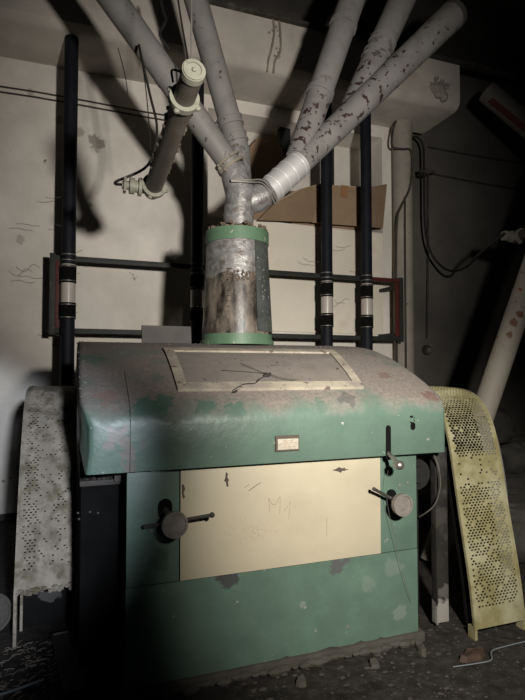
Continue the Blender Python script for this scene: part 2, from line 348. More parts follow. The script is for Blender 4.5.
# crusts of dust along the left edge of the hood
bm = NB()
for k in range(70):
    y = random.uniform(2.42, 3.6); sphere(bm, Vector((HX0+random.uniform(0, .03), y, hood_z(y)-random.uniform(-.004, .02))), random.uniform(.003, .008), 1, 1, .7, 6)
for k in range(240):
    y = random.uniform(2.45, 3.4); sphere(bm, Vector((random.uniform(HX0+.05, HX1-.05), y, hood_z(y)+.001)), random.uniform(.002, .006), 1, 1, .6, 6)
o = obj('dust_crust', bm, mat('dust_lumps', (.14, .118, .10), .95, var=.3, scale=9, bump=0), hood); o['kind'] = 'stuff'
# inspection window lying on the slope
def on_hood(u, v, h=0):
    """u across, v 0 front..1 back of the window"""
    y = 2.475+(3.005-2.475)*v; z = hood_z(y); d = .01; nz = Vector((0, -(hood_z(y+d)-hood_z(y-d))/(2*d), 1)).normalized()
    xl = .474+(.490-.474)*v; xr = 1.478+(1.578-1.478)*v
    return Vector((xl+(xr-xl)*u, y, z)) + nz*h
def slab(bm, u0, u1, v0, v1, h0, h1, n=6):
    P = []
    for i in range(n+1):
        for j in range(n+1):
            u = u0+(u1-u0)*i/n; v = v0+(v1-v0)*j/n; P.append((on_hood(u, v, h0), on_hood(u, v, h1)))
    lo = [bm.verts.new(a) for a, b in P]; hi = [bm.verts.new(b) for a, b in P]
    I = lambda i, j: i*(n+1)+j
    for i in range(n):
        for j in range(n):
            bm.faces.new((hi[I(i, j)], hi[I(i+1, j)], hi[I(i+1, j+1)], hi[I(i, j+1)])); bm.faces.new((lo[I(i, j)], lo[I(i, j+1)], lo[I(i+1, j+1)], lo[I(i+1, j)]))
    for i in range(n):
        for j, f in ((0, 1), (n, -1)):
            q = (lo[I(i, j)], lo[I(i+1, j)], hi[I(i+1, j)], hi[I(i, j)]); bm.faces.new(q[::f]) if f == 1 else bm.faces.new(q[::-1])
            q = (lo[I(j, i)], hi[I(j, i)], hi[I(j, i+1)], lo[I(j, i+1)]); bm.faces.new(q)
bm = NB()
slab(bm, 0, 1, 0, .10, -.004, .016); slab(bm, 0, 1, .885, 1, -.004, .016); slab(bm, 0, .05, .10, .885, -.004, .015); slab(bm, .95, 1, .10, .885, -.004, .015)
wf = obj('inspection_window_frame', bm, M['frame'], mill, label='cream wooden window frame lying on the hood', smooth=False)
bm = NB(); slab(bm, .05, .95, .10, .885, .001, .005); obj('dusty_pane', bm, M['dust_glass'], wf)
# name plate
bm = NB(); c = at(287, 443, 2.353); box(bm, c.x-.062, c.x+.062, 2.346, 2.357, c.z-.038, c.z+.036, .002); npl = obj('name_plate', bm, M['scuff'], mill, label='dark-edged name plate, print worn away')
bm = NB(); box(bm, c.x-.052, c.x+.056, 2.342, 2.348, c.z-.030, c.z+.022, .002); pf = obj('plate_face', bm, M['plate_label'], npl, label='faded cream plate face')
bm = NB()
for k, (w0, w1) in enumerate(((-.03, .03), (-.035, .045), (-.02, .02), (-.03, .04))): box(bm, c.x+w0, c.x+w1, 2.3412, 2.3422, c.z+.012-k*.010, c.z+.0135-k*.010)
obj('worn_print', bm, M['pencil'], pf)
# slot, crank lever, hole
def slot(bm, cx, z0, z1, r, Y):
    pts = [(cx+r*math.cos(t), z1+r*math.sin(t)) for t in (PI*k/8 for k in range(9))] + [(cx+r*math.cos(t), z0+r*math.sin(t)) for t in (PI+PI*k/8 for k in range(9))]
    A = [bm.verts.new((x, Y, z)) for x, z in pts]; B = [bm.verts.new((x, Y+.004, z)) for x, z in pts]
    for k in range(len(pts)): bm.faces.new((A[k], A[(k+1) % len(pts)], B[(k+1) % len(pts)], B[k]))
    bm.faces.new(A); bm.faces.new(B[::-1])
bm = NB(); slot(bm, 1.552, 1.0, 1.15, .015, 2.354); obj('lever_slot', bm, M['rubber'], hood)
bm = NB(); p = at(413, 425, 2.354); slot(bm, p.x, p.z-.012, p.z+.0, .015, 2.354); 
for k in range(8): sphere(bm, p+Vector((random.uniform(-.02, .02), 0, random.uniform(.005, .045))), random.uniform(.003, .008), 1, .2, 1, 6)
obj('bolt_hole', bm, M['rubber'], hood)
bm = NB(); a = Vector((1.552, 2.36, 1.02)); b_ = at(399, 465, 2.25); tube(bm, smooth_path([a, a.lerp(b_, .5)+Vector((0, 0, .004)), b_]), [.012]*6+[.012]*6+[.012], 12); lev = obj('crank_lever', bm, M['steel'], mill, label='worn steel lever')
bm = NB(); sphere(bm, b_, .027, 1, 1, .9); obj('ball_knob', bm, M['steel'], lev)
bm = NB(); slot(bm, 1.60, .985, 1.0, .012, FY-.004); obj('lever_slot', bm, M['rubber'], mill)
# handwheels
def handwheel(cx, cz, rod):
    b = NB(); cyl(b, (cx, 2.30, cz), (cx, 2.325, cz), .052, .054, 32); ringband(b, (cx, 2.305, cz), (0, 1, 0), .057, .047, .022)
    w = obj('handwheel', b, M['wheel'], mill, label='round dusty steel hand knob')
    hx, hz = rod[2]
    b = NB(); cyl(b, (cx, 2.32, cz), (hx, FY, hz), .017, .015, 12); obj('shaft', b, M['iron'], w)
    b = NB(); tube(b, [rod[0], rod[1]], .008, 10); sphere(b, Vector(rod[1]), .013, seg=10); sphere(b, Vector(rod[0]), .010, seg=10); obj('locking_bar', b, M['iron'], w)
    b = NB(); slot(b, hx, hz-.012, hz+.02, .032, FY-.004); obj('shaft_hole', b, M['rubber'], w)
kx = at(175, 525, 2.30); handwheel(kx.x, kx.z, (at(145, 527, 2.37), at(212, 515, 2.33), (at(165, 510, FY).x, at(165, 510, FY).z)))
kx = at(403, 505, 2.30); handwheel(kx.x, kx.z, (at(374, 489, 2.34), at(396, 501, 2.37), (at(391, 499, FY).x, at(391, 499, FY).z)))
for q in ((151, 531), (348, 627), (400, 485), (408, 483)):
    bm = NB(); sphere(bm, at(q[0], q[1], FY), .008, 1, .5, 1, 8); obj('rivet', bm, M['wheel'], mill)
# left end: bearing shelf, and an added black box for the gap's shade
bm = NB(); box(bm, HX0+.01, X0-.002, 2.62, 4.1, .905, .93, .003); box(bm, HX0+.01, .20, 2.72, 4.0, .93, 1.005, .004); box(bm, .20, X0-.002, 2.60, 2.7, .92, 1.0, .004)
for k in range(26): sphere(bm, Vector((random.uniform(.07, .23), random.uniform(2.62, 2.72), .935)), random.uniform(.005, .018), 1, 1, .7, 8)
obj('bearing_shelf', bm, M['iron'], mill)
bm = NB(); box(bm, HX0+.015, X0-.002, 2.66, 4.1, .06, .90, .01); obj('dark_gap_box', bm, M['rubber'], mill, label='black box added to darken the gap under the hood')
for q in ((78, 513), (79, 519), (90, 512), (98, 513)):
    bm = NB(); sphere(bm, at(q[0], q[1], 2.657), .006, 1, .6, 1, 8); obj('bolt_head', bm, M['iron'], mill)
# right end: black bearing housing, cable, dark plate down to the floor
bm = NB(); box(bm, X1+.003, 1.93, 2.62, 4.0, .03, 1.0, .01); cyl(bm, (1.85, 2.52, .86), (1.85, 2.63, .86), .085, .10, 28); cyl(bm, (1.85, 2.50, .86), (1.85, 2.53, .86), .045, .05, 20); obj('bearing_housing', bm, M['black'], mill, label='black greasy bearing housing')
bm = NB(); tube(bm, smooth_path([at(434, 455, 2.45), at(439, 470, 2.44), at(440, 488, 2.44), at(435, 504, 2.45), at(427, 512, 2.46), at(419, 517, 2.5)]), .0045, 8); obj('hose', bm, M['iron'], mill)
bm = NB(); box(bm, 1.945, 2.03, 2.49, 2.50, .03, 1.01, .002); box(bm, 1.938, 1.946, 2.475, 2.52, .03, 1.01, .001)
pl = obj('belt_plate', bm, M['plate'], mill, label='dark smeared plate with a pale patch at its foot')
bm = NB(); box(bm, .20, 1.80, 2.40, 4.18, 0, .052, .006)
for k in range(40): sphere(bm, Vector((random.uniform(.5, 1.75), random.uniform(2.37, 2.41), .02)), random.uniform(.01, .028), 1.6, .7, .8, 8)
obj('plinth', bm, M['concrete'], mill)
# inlet cylinder on the top
CX, CY = 1.07, 3.45
bm = NB(); ringband(bm, (CX, CY, 1.675), (0, 0, 1), .240, .19, .055, 40); ringband(bm, (CX, CY, 1.635), (0, 0, 1), .252, .19, .03, 40); br = obj('cylinder_base_ring', bm, M['green_ring'], mill, label='green ring at the foot of the cylinder')
bm = NB(); ringband(bm, (CX, CY, 2.352), (0, 0, 1), .218, .10, .085, 40); obj('cylinder_top_ring', bm, M['green_ring'], mill, label='green ring around the cylinder top')
bm = NB(); cyl(bm, (CX, CY, 1.69), (CX, CY, 2.325), .241, .206, 48, cap=False); gl = obj('inlet_cylinder', bm, M['acrylic'], mill, label='grimy transparent inlet cylinder')
# silvery liner in the upper half, ragged lower edge
bm = NB(); n = 64; A = []; B = []
for k in range(n):
    t = 2*PI*k/n; z = 2.07 + .02*math.sin(5*t) + random.uniform(-.02, .02); c, s = math.cos(t), math.sin(t); r1 = .2345
    A.append(bm.verts.new((CX+c*.2215, CY+s*.2215, z))); B.append(bm.verts.new((CX+c*.2085, CY+s*.2085, 2.318)))
for k in range(n):
    t = (2*PI*(k+.5)/n) % (2*PI)
    if not (1.72*PI < t < 1.98*PI): bm.faces.new((A[k], A[(k+1) % n], B[(k+1) % n], B[k]))
bmesh.ops.delete(bm, geom=[v for v in bm.verts if not v.link_faces], context='VERTS')
obj('silver_sheet', bm, M['foil'], gl, label='crumpled silvery sheet around the upper cylinder')
bm = NB()
def arcstrip(bm, t0, t1, z0, z1, off, n=8):
    A = []
    for k in range(n+1):
        t = t0+(t1-t0)*k/n
        q = []
        for z in (z0, z1):
            r = .241+(.206-.241)*(z-1.69)/.635+off
            for dr in (0, .006): q.append(bm.verts.new((CX+math.cos(t)*(r+dr), CY+math.sin(t)*(r+dr), z)))
        A.append(q)
    for P, Q in zip(A, A[1:]):
        for a, b in ((0, 1), (1, 3), (3, 2), (2, 0)): bm.faces.new((P[a], P[b], Q[b], Q[a]))
    for P in (A[0], A[-1]): bm.faces.new((P[0], P[1], P[3], P[2]))
arcstrip(bm, -1.30, -.62, 1.705, 2.31, .004); obj('dark_strip', bm, mat('dark_painted_strip', (.045, .05, .046), .5, var=.3, scale=14, bump=.2, chips=(.2, .19, .17), chip_amt=.64, chip_scale=30), gl, label='dark strip down the right of the cylinder')
for k in range(8):
    z = 1.86+k*.035; bm = NB(); box(bm, CX-.13, CX-.13+.02+(.015 if k % 2 else 0), CY-.207, CY-.196, z, z+.004); obj('scale_mark', bm, M['scuff'], gl)
bm = NB()
for k in range(90):
    t = random.uniform(-2.3, -1.3); z = 2.06+random.uniform(-.03, .035); sphere(bm, Vector((CX+.2245*math.cos(t), CY+.2245*math.sin(t), z)), random.uniform(.003, .009), 1, 1, 1.3, 6)
o = obj('crumbling_edge', bm, M['hand'], gl); o['kind'] = 'stuff'
bm = NB(); cyl(bm, (CX, CY, 1.66), (CX, CY, 2.1), .045, .07, 20); obj('inner_spout', bm, M['iron'], gl)
# crumbs of grain on the ring
bm = NB()
for k in range(70):
    t = random.uniform(PI, 2*PI); r = random.uniform(.11, .2); sphere(bm, Vector((CX+r*math.cos(t), CY+r*math.sin(t), 2.395+random.uniform(0, .035))), random.uniform(.01, .024), 1, 1, .8, 6)
o = obj('spilled_grain', bm, mat('dark_spilled_grain', (.10, .075, .055), .95, var=.4, scale=20, bump=.2), mill); o['kind'] = 'stuff'
# dust thread hanging from the right knob
bm = NB(); tube(bm, smooth_path([at(388, 470, 2.36), at(387, 500, 2.36), at(396, 545, 2.38), at(406, 585, 2.39), at(411, 603, 2.41)]), .0010, 6); obj('dust_thread', bm, M['web'], mill)

# things lying on the hood
bm = NB()
def twig(bm, pts, r): tube(bm, smooth_path([on_hood(u, v, .012+h) for u, v, h in pts], 4), r, 6)
for k in range(9): sphere(bm, on_hood(.485+random.uniform(-.02, .02), .24+random.uniform(-.03, .03), .012), random.uniform(.006, .014), 1, 1, .7, 7)
twig(bm, [(.48, .22, .004), (.43, .13, .014), (.39, .05, .014), (.33, .04, .012), (.27, -.03, .006)], .0025); twig(bm, [(.48, .24, .006), (.42, .36, .004), (.37, .52, 0)], .0014); twig(bm, [(.49, .24, .006), (.55, .14, .01), (.62, .1, .012)], .0016); twig(bm, [(.47, .26, .005), (.4, .3, 0), (.25, .34, 0)], .0012)
for k in range(6): sphere(bm, on_hood(.275+random.uniform(-.012, .012), -.03+random.uniform(-.02, .02), .008), random.uniform(.004, .009), 1, 1, .7, 6)
tag(obj('dust_clump', bm, mat('dark_cobweb_clump', (.03, .027, .024), .95, var=.3, bump=0), loc=on_hood(.48, .24, .008)), 'dark spidery clump of cobweb dangling over the window frame on the hood', 'cobweb')
bm = NB(); box(bm, .455, .80, 3.66, 3.684, 1.622, 1.765, .003); bmesh.ops.rotate(bm, verts=bm.verts, cent=(.6, 3.66, 1.622), matrix=Matrix.Rotation(math.radians(-12), 3, 'X'))
tag(obj('plank', bm, M['wood'], loc=(.62, 3.62, 1.627), smooth=False), 'short grey board on edge on the hood, behind the window and left of the cylinder', 'board')

# ------------------------------------------------------------------ spout pipes above the mill
PYY = 3.45
def pipe_thing(name, label, a, b, r, m, collars=(), flare=None, hollow_end=False):
    a = Vector(a); b = Vector(b); t = thing(name, label, 'pipe', a)
    bmm = NB(); n = 9
    pts = [a.lerp(b, k/n) for k in range(n+1)]
    rr = r if isinstance(r, (list, tuple)) else (r, r)
    tube(bmm, pts, [rr[0]+(rr[1]-rr[0])*k/n for k in range(n+1)], 28)
    obj('tube', bmm, m, t)
    for f, w, e in collars:
        bmm = NB(); c = a.lerp(b, f); R = rr[0]+(rr[1]-rr[0])*f; d = (b-a).normalized()
        cyl(bmm, c-d*w/2, c+d*w/2, R+e*.5, R+e*.6, 28); ringband(bmm, c-d*w/2, d, R+e, R-.01, .014); ringband(bmm, c+d*w/2, d, R+e, R-.01, .014)
        obj('collar', bmm, m, t)
    return t
J = at(243, 190, PYY)
def ext(p, q, z):       # carry the line p->q up to height z
    p = Vector(p); q = Vector(q); return p+(q-p)*((z-p.z)/(q.z-p.z))
p1a, p1b = at(231, 166, PYY-.01), ext(at(231, 166, PYY-.01), at(113, 0, PYY+.02), 5.65)
pipe_thing('spout_pipe', 'plain grey spout pipe slanting up to the left, leftmost above the mill', p1a, p1b, (.080, .108), M['pipe'], [(.20, .03, .004)])
p2a, p2b = at(238, 150, PYY+.12), ext(at(238, 150, PYY+.12), at(196, 0, PYY+.15), 5.65)
pipe_thing('spout_pipe', 'steep grey spout pipe with ringed collars at its foot, second from left', p2a, p2b, (.082, .09), M['pipe'], [(.03, .05, .012), (.075, .05, .012)])
p3a, p3b = at(298, 158, PYY+.0), ext(at(298, 158, PYY+.0), at(352, 0, PYY+.08), 5.65)
pipe_thing('spout_pipe', 'steep grey spout pipe with collar running up right of centre, flaked at its foot', p3a, p3b, (.090, .112), M['pipe_flaky'], [(.20, .03, .01), (.42, .03, .008)])
p4a, p4b = at(299, 164, PYY-.02), at(451, 17, PYY-.04)
t4 = pipe_thing('spout_pipe', 'long flaking grey spout pipe rising diagonally right to an open end', p4a, p4b, (.088, .115), M['pipe_flaky_long'])
d4 = (p4b-p4a).normalized()
bm = NB(); ringband(bm, p4b+d4*.02, d4, .118, .085, .05); 
for k in range(26):
    u, v = orth(d4); t = random.uniform(0, 2*PI); sphere(bm, p4b+d4*.03+(u*math.cos(t)+v*math.sin(t))*.10, random.uniform(.012, .026), seg=6)
obj('ragged_end', bm, M['concrete'], t4)
s_a, s_b = at(268, 192, PYY-.02), at(300, 163, PYY-.02)
bm = NB(); cyl(bm, s_a, s_b, .094, .096, 32); 
for f in (.18, .42, .66, .92): ringband(bm, s_a.lerp(s_b, f), s_b-s_a, .0985, .09, .008, 32)
obj('tin_sleeve', bm, M['shiny'], t4, label='bright tin sleeve')
p5a, p5b = at(351, 112, PYY+.05), ext(at(351, 112, PYY+.05), at(402, 0, PYY+.10), 5.65)
pipe_thing('spout_pipe', 'grey spout pipe with double collar joining the long diagonal pipe from above', p5a, p5b, (.098, .118), M['pipe_flaky'], [(.22, .06, .01), (.28, .04, .006)])
# Y junction on top of the inlet cylinder
yj = thing('pipe_junction', 'dull grey Y-shaped pipe junction standing on the mill inlet cylinder', 'pipe fitting', (CX, CY, 2.39))
bm = NB()
jt = at(241, 195, PYY-.01)
tube(bm, [(CX+.01, CY, 2.385), (CX+.01, CY, 2.52), jt, at(232, 167, PYY-.01)], [.098, .105, .108, .090], 28)
tube(bm, [at(243, 205, PYY-.01), at(256, 199, PYY-.02), at(270, 190, PYY-.02)], [.075, .098, .092], 28)
tube(bm, [at(241, 190, PYY+.08), at(239, 168, PYY+.11), at(238, 149, PYY+.12)], [.08, .085, .084], 24)
obj('junction_body', bm, M['foil'], yj)
bm = NB(); d = p1b-p1a; c = p1a+d.normalized()*.0
ringband(bm, c, d, .104, .085, .02); ringband(bm, c+d.normalized()*.045, d, .100, .08, .016)
for k in range(24):
    u, v = orth(d.normalized()); t = random.uniform(0, 2*PI); sphere(bm, c+d.normalized()*random.uniform(-.02, .05)+(u*math.cos(t)+v*math.sin(t))*.1, random.uniform(.008, .016), seg=6)
obj('crusted_collar', bm, mat('crusted_cloth_wrap', (.17, .15, .12), .95, var=.3, scale=16, bump=.5), yj)
bm = NB()
for o_ in (0, 1):
    tube(bm, smooth_path([at(231, 180+o_, 3.33), at(250, 180+o_*2, 3.31), at(262, 180+o_*3, 3.32), at(270-o_*2, 188+o_*2, 3.335), at(278-o_*3, 203+o_, 3.37)]), .006, 8)
obj('wire_tie', bm, M['wire'], yj)

# ------------------------------------------------------------------ black conveying pipes in their rack on the back wall
PY2 = 5.15; K2 = PY2/5.40
def sc(x, y, z): return (x*K2, y, 1.45+(z-1.45)*K2)
def conveying_pipe(x, label, ztop, zbot=0):
    x = x*K2; Z = lambda z: 1.45+(z-1.45)*K2
    t = thing('conveying_pipe', label, 'pipe', (x, PY2, zbot), 'black conveying pipes on the back wall')
    for za, zb in ((zbot, Z(2.16)), (Z(2.40), ztop)):
        b = NB(); cyl(b, (x, PY2, za), (x, PY2, zb), .062, n=28); obj('tube', b, M['blackpipe'], t)
    b = NB(); cyl(b, (x, PY2, Z(2.09)), (x, PY2, Z(2.47)), .0645, n=28); obj('clear_sleeve', b, M['clear'], t, label='cloudy clear sight sleeve')
    for z0, z1 in ((2.29, 2.46), (1.945, 2.10)):
        b = NB(); cyl(b, (x, PY2, Z(z0)), (x, PY2, Z(z1)), .070, n=28); c = obj('rubber_coupling', b, M['rubber'], t)
        for z in ((z0+.02, z1-.012) if z0 > 2.2 else (z0+.012, z1-.02)):
            b = NB(); ringband(b, (x, PY2, Z(z)), (0, 0, 1), .0725, .066, .008); obj('wire_clamp', b, M['wire'], c)
    for z in (2.565, 2.51):
        b = NB(); ringband(b, (x, PY2, Z(z)), (0, 0, 1), .067, .058, .009); obj('bracket', b, M['wire'], t)
    return t
for x, lab in ((-.035, 'black conveying pipe with clear sleeve on the bare wall, leftmost of four'), (1.233, 'black conveying pipe standing directly left of the inlet cylinder'),
               (2.754, 'black conveying pipe right of the inlet cylinder, in front of the cardboard'), (3.28, 'rightmost black conveying pipe, past the end of the brown cardboard')):
    conveying_pipe(x, lab, 4.565)
RY = 5.23; K3 = RY/5.52
def rz_(z): return 1.45+(z-1.45)*K3
rack = thing('pipe_rack', 'dark rectangular rack of rails with red end posts on the back wall', 'rack', (1.83*K3, RY, rz_(1.80)))
for z0, z1 in ((2.535, 2.585), (1.815, 1.865)):
    bm = NB(); box(bm, -.21*K3, 3.87*K3, RY, RY+.04, rz_(z0), rz_(z1), .004); obj('rail', bm, M['rack'], rack)
for x0, x1 in ((-.21, -.155), (3.815, 3.87)):
    bm = NB(); box(bm, x0*K3, x1*K3, RY-.01, RY+.05, rz_(1.80), rz_(2.60), .004); p = obj('end_post', bm, M['rack'], rack)
    bm = NB(); q = x1*K3 if x0 < 0 else x0*K3-.042; box(bm, q, q+.042, RY, RY+.04, rz_(1.865), rz_(2.535), .003); obj('red_edge', bm, M['red'], p, label='dark red painted edge')
for x in (-.18*K3, 3.84*K3):
    for z in (rz_(1.9), rz_(2.5)):
        bm = NB(); box(bm, x-.02, x+.02, RY+.05, 5.70, z-.02, z+.02); obj('wall_bracket', bm, M['rack'], rack)
bm = NB(); box(bm, 3.35*K3, 3.815*K3, RY-.006, RY, rz_(2.538), rz_(2.582)); obj('red_length', bm, M['red'], rack, label='dark red length of the upper rail')

# ------------------------------------------------------------------ cardboard in the wall opening, white board below it
bm = NB(); box(bm, 1.46, 3.68, WY-.03, WY-.004, 1.9, 3.165, .004); tag(obj('wall_board', bm, M['white_board'], loc=(2.5, WY-.02, 1.9)), 'large cream white board on the back wall below the cardboard', 'board')
def sheet(name, label, pts, y0, y1, m, edge=None, cat='cardboard'):
    """folded card: polygon in x,z with a thickness; pts are photo points"""
    b = NB(); A = [b.verts.new(at(x, y, y0+(d if d else 0))) for x, y, d in pts]; B = [b.verts.new(v.co+Vector((0, y1, 0))) for v in A]
    n = len(A)
    b.faces.new(A); b.faces.new(B[::-1])
    for k in range(n): b.faces.new((A[k], A[(k+1) % n], B[(k+1) % n], B[k]))
    lo = min((v.co for v in A), key=lambda c: c.z).copy()
    return tag(obj(name, b, m, loc=lo, smooth=False), label, cat)
sheet('cardboard_flap', 'crumpled brown cardboard sheet standing behind the Y-shaped pipe junction', [(246, 222, .10), (247, 150, .12), (258, 137, .15), (276, 138, .14), (286, 158, .1), (283, 222, .05)], 5.64, .02, M['card'])
t = thing('cardboard_box', 'long brown cardboard box lying in the wall opening above the cream board', 'box', (2.9, 5.55, 3.19))
bm = NB()
A = [at(*p) for p in ((258, 221, 5.50), (323, 222, 5.56), (323, 183, 5.56))]
def quad(bm, ps, th=.012):
    A = [bm.verts.new(p) for p in ps]; B = [bm.verts.new(p+Vector((0, th, 0))) for p in ps]; n = len(ps)
    bm.faces.new(A); bm.faces.new(B[::-1])
    for k in range(n): bm.faces.new((A[k], A[(k+1) % n], B[(k+1) % n], B[k]))
quad(bm, [at(258, 220, 5.52), at(312, 222, 5.52), at(323, 184, 5.56), at(300, 190, 5.5), at(275, 203, 5.48)]); obj('sloping_flap', bm, mat('cardboard_flap_brown', (.22, .15, .095), .9, var=.1, scale=4, bump=.06), t)
bm = NB(); quad(bm, [at(312, 222.5, 5.53), at(357, 226, 5.53), at(364, 188, 5.53), at(323, 184, 5.57)]); obj('front_side', bm, M['card'], t)
bm = NB(); quad(bm, [at(357, 226, 5.535), at(383, 228, 5.535), at(387, 184, 5.535), at(364, 188, 5.535)]); obj('end_flap', bm, mat('cardboard_flap_dull', (.19, .125, .08), .9, var=.1, scale=4, bump=.06), t)
bm = NB(); box(bm, 2.45, 3.55, 5.72, 6.05, 3.195, 3.6, .01); obj('back_side', bm, M['card'], t)
bm = NB(); tube(bm, [at(275, 202.5, 5.485), at(300, 189.5, 5.495), at(323, 183.5, 5.56)], .008, 6); tube(bm, [at(340, 186, 5.55), at(355, 187, 5.53), at(366, 187, 5.53)], .010, 6); obj('torn_edge', bm, M['cardin'], t, label='pale torn edge')
bm = NB(); quad(bm, [at(341, 197, 5.525), at(347, 198, 5.525), at(348, 186, 5.525), at(342, 185, 5.525)], .004); obj('tape', bm, mat('brown_tape', (.25, .13, .06), .5, bump=0), t)
for x, w, lab in ((2.36, .14, 'dark post in the wall opening behind the steep pipe'), (3.05, .05, 'thin dark post in the wall opening, right-hand one')):
    bm = NB(); box(bm, x, x+w, 5.86, 5.95, 3.19, 4.42, .004); tag(obj('opening_post', bm, M['rack'], loc=(x, 5.9, 3.19)), lab, 'post')

# ------------------------------------------------------------------ tube lamps
def tube_lamp(label, A, B):
    """A near end, B far end, horizontal"""
    A = Vector(A); B = Vector(B); d = (B-A).normalized()
    t = thing('tube_lamp', label, 'lamp', (A+B)/2-Vector((0, 0, .06)), 'dusty tube lamps with cream end rings')
    b = NB(); tube(b, [A+(B-A)*k/8 for k in range(9)], .050, 24)
    for k in range(34):
        u, v = orth(d); a = random.choice((0, PI))+random.uniform(-.35, .35); p = A.lerp(B, random.uniform(.1, .95)); sphere(b, p+(u*math.cos(a)+v*math.sin(a))*.05, random.uniform(.006, .013), seg=6)
    obj('glass_tube', b, M['lampglass'], t)
    b = NB(); ringband(b, A, d, .064, .046, .032, 28)
    for a in (0, PI*.5, PI, PI*1.5):
        u, v = orth(d); c = A+(u*math.cos(a+.5)+v*math.sin(a+.5))*.066; sphere(b, c, .014, seg=8)
    obj('clamp_ring', b, M['lampcream'], t)
    b = NB(); cyl(b, A-d*.17, A, .044, .046, 24); ec = obj('end_housing', b, M['lampglass'], t)
    b = NB(); cyl(b, A-d*.195, A-d*.165, .047, .049, 28); ringband(b, A-d*.195, d, .043, .03, .012); sphere(b, A-d*.198, .010, seg=8); obj('end_cap', b, M['lampcream'], ec, label='round cream end cap')
    b = NB(); ringband(b, B, d, .070, .045, .03, 28)
    for a in (.3, 1.9, 3.4, 5.0):
        u, v = orth(d); sphere(b, B+(u*math.cos(a)+v*math.sin(a))*.072, .014, seg=8)
    obj('clamp_ring', b, M['lampcream'], t)
    b = NB(); cyl(b, B, B+d*.09, .052, .045, 20); obj('end_housing', b, M['lampglass'], t)
    # cable gland pointing left
    g = Vector((-1, 0, .02)).normalized(); G = B+d*.04
    b = NB(); cyl(b, G+g*.03, G+g*.12, .034, .034, 16); ringband(b, G+g*.075, g, .052, .03, .018); ringband(b, G+g*.12, g, .046, .015, .028); cyl(b, G+g*.12, G+g*.175, .026, .022, 14); ringband(b, G+g*.16, g, .048, .012, .014, 6)
    obj('cable_gland', b, M['lampcream'], t)
    b = NB(); R = A-d*.02
    tube(b, smooth_path([R+Vector((-.05, 0, .05)), R+Vector((-.055, 0, .10)), R+Vector((-.02, 0, .10)), R+Vector((0, 0, .085)), R+Vector((.03, 0, .095)), R+Vector((.035, 0, .16))]), .005, 8); obj('hanging_hook', b, M['wire'], t)
    return t, G+g*.175
LA = at(184, 99, 2.15); LB = at(154, 186, 3.02); LB.z = LA.z + (LB.z-LA.z)
lampA, gA = tube_lamp('dusty brown tube lamp with cream end rings hanging left of the spout pipes', LA, LB)
dB = at(521, 236, 3.72) - LB
lampB, gB = tube_lamp('dim tube lamp cut off by the right edge above the leaning pipe', LA+dB, LB+dB)
# suspension wires and hanging cables by the lamp
R = LA+Vector((.035, .02, .16))
bm = NB(); tube(bm, smooth_path([R, R+Vector((0, .0, .5)), R+Vector((.02, .02, 1.6)), (R.x+.02, R.y, 5.69)]), .004, 6); tag(obj('suspension_wire', bm, M['wire'], loc=R), 'thin wire the left tube lamp hangs from', 'wire')
bm = NB(); tube(bm, smooth_path([gA, gA+Vector((-.03, .05, .03)), at(148, 165, 3.15), at(157, 130, 3.2), at(150, 95, 3.25), at(142, 60, 3.3), at(139, 45, 3.35)]), .008, 8); tag(obj('lamp_cable', bm, M['wireblack'], loc=gA), 'black cable looping from the left lamp up behind the leftmost pipe', 'cable')
bm = NB(); tube(bm, smooth_path([at(139, 45, 3.6), at(146, 90, 3.6), at(151, 150, 3.62)]), .004, 6); tag(obj('loose_wire', bm, M['wireblack'], loc=at(151, 150, 3.62)), 'loose thin wire dangling beside the black lamp cable', 'wire')
bm = NB(); tube(bm, smooth_path([at(178, 0, 3.1), at(182, 25, 3.1), at(188, 60, 3.05), at(192, 95, 3.0)]), .006, 6); tag(obj('hanging_cable', bm, M['wireblack'], loc=at(192, 95, 3.0)), 'dark cable hanging between the two left spout pipes', 'cable')

bm = NB(); tube(bm, smooth_path([at(160, -6, 3.9), at(163, 10, 3.9), at(166, 20, 3.9), at(160, 34, 3.9), at(170, 50, 3.9)]), .012, 6); tag(obj('hanging_cable', bm, M['wireblack'], loc=at(170, 50, 3.9)), 'short crooked dark cable at the top edge between the two left spout pipes', 'cable')
bm = NB(); tube(bm, smooth_path([at(118, 48, 3.6), at(125, 75, 3.6), at(128, 95, 3.6)]), .003, 6); tag(obj('loose_wire', bm, M['wireblack'], loc=at(128, 95, 3.6)), 'short thin wire below the leftmost spout pipe, left of the lamp cable', 'wire')

# ------------------------------------------------------------------ back wall fittings
for z, lab in ((4.245, 'upper of two thin wires strung along the back wall'), (4.19, 'lower of two thin wires strung along the back wall')):
    bm = NB(); pts = [Vector((-3.5+5.2*k/10, WY-.03, z+.012*math.sin(k*1.3))) for k in range(11)]; tube(bm, pts, .008, 6); tag(obj('wall_wire', bm, M['iron'], loc=pts[0]), lab, 'wire')
for y0, y1, lab in ((147, 163, 'upper thin cable run across the dark alcove wall'), (173, 190, 'lower thin cable run across the dark alcove wall')):
    a, b_ = at(428, y0, WY+.22), at(560, y1+5, WY+.22); bm = NB(); tube(bm, [a.lerp(b_, k/8)+Vector((0, 0, -.02*math.sin(PI*k/8))) for k in range(9)], .012, 6); tag(obj('wall_cable', bm, M['iron'], loc=a), lab, 'cable')
ca, cb = at(401, 132, 5.58), at(401, 400, 5.58)
colx = (at(393, 250, 5.58).x+at(411, 250, 5.58).x)/2
bm = NB(); cyl(bm, (colx, 5.56, 0), (colx, 5.56, 4.5), .125, n=32); cyl(bm, (colx, 5.56, 4.4), (colx, 5.56, 4.57), .13, n=32); tag(obj('downpipe', bm, M['column'], loc=(colx, 5.56, 0)), 'fat whitewashed vertical pipe at the edge of the dark alcove', 'pipe')
def cable(name, pts, r, m, label, cat='cable', k=6):
    bm = NB(); P = smooth_path(pts, k); tube(bm, P, r, 8); return tag(obj(name, bm, m, loc=P[-1]), label, cat)
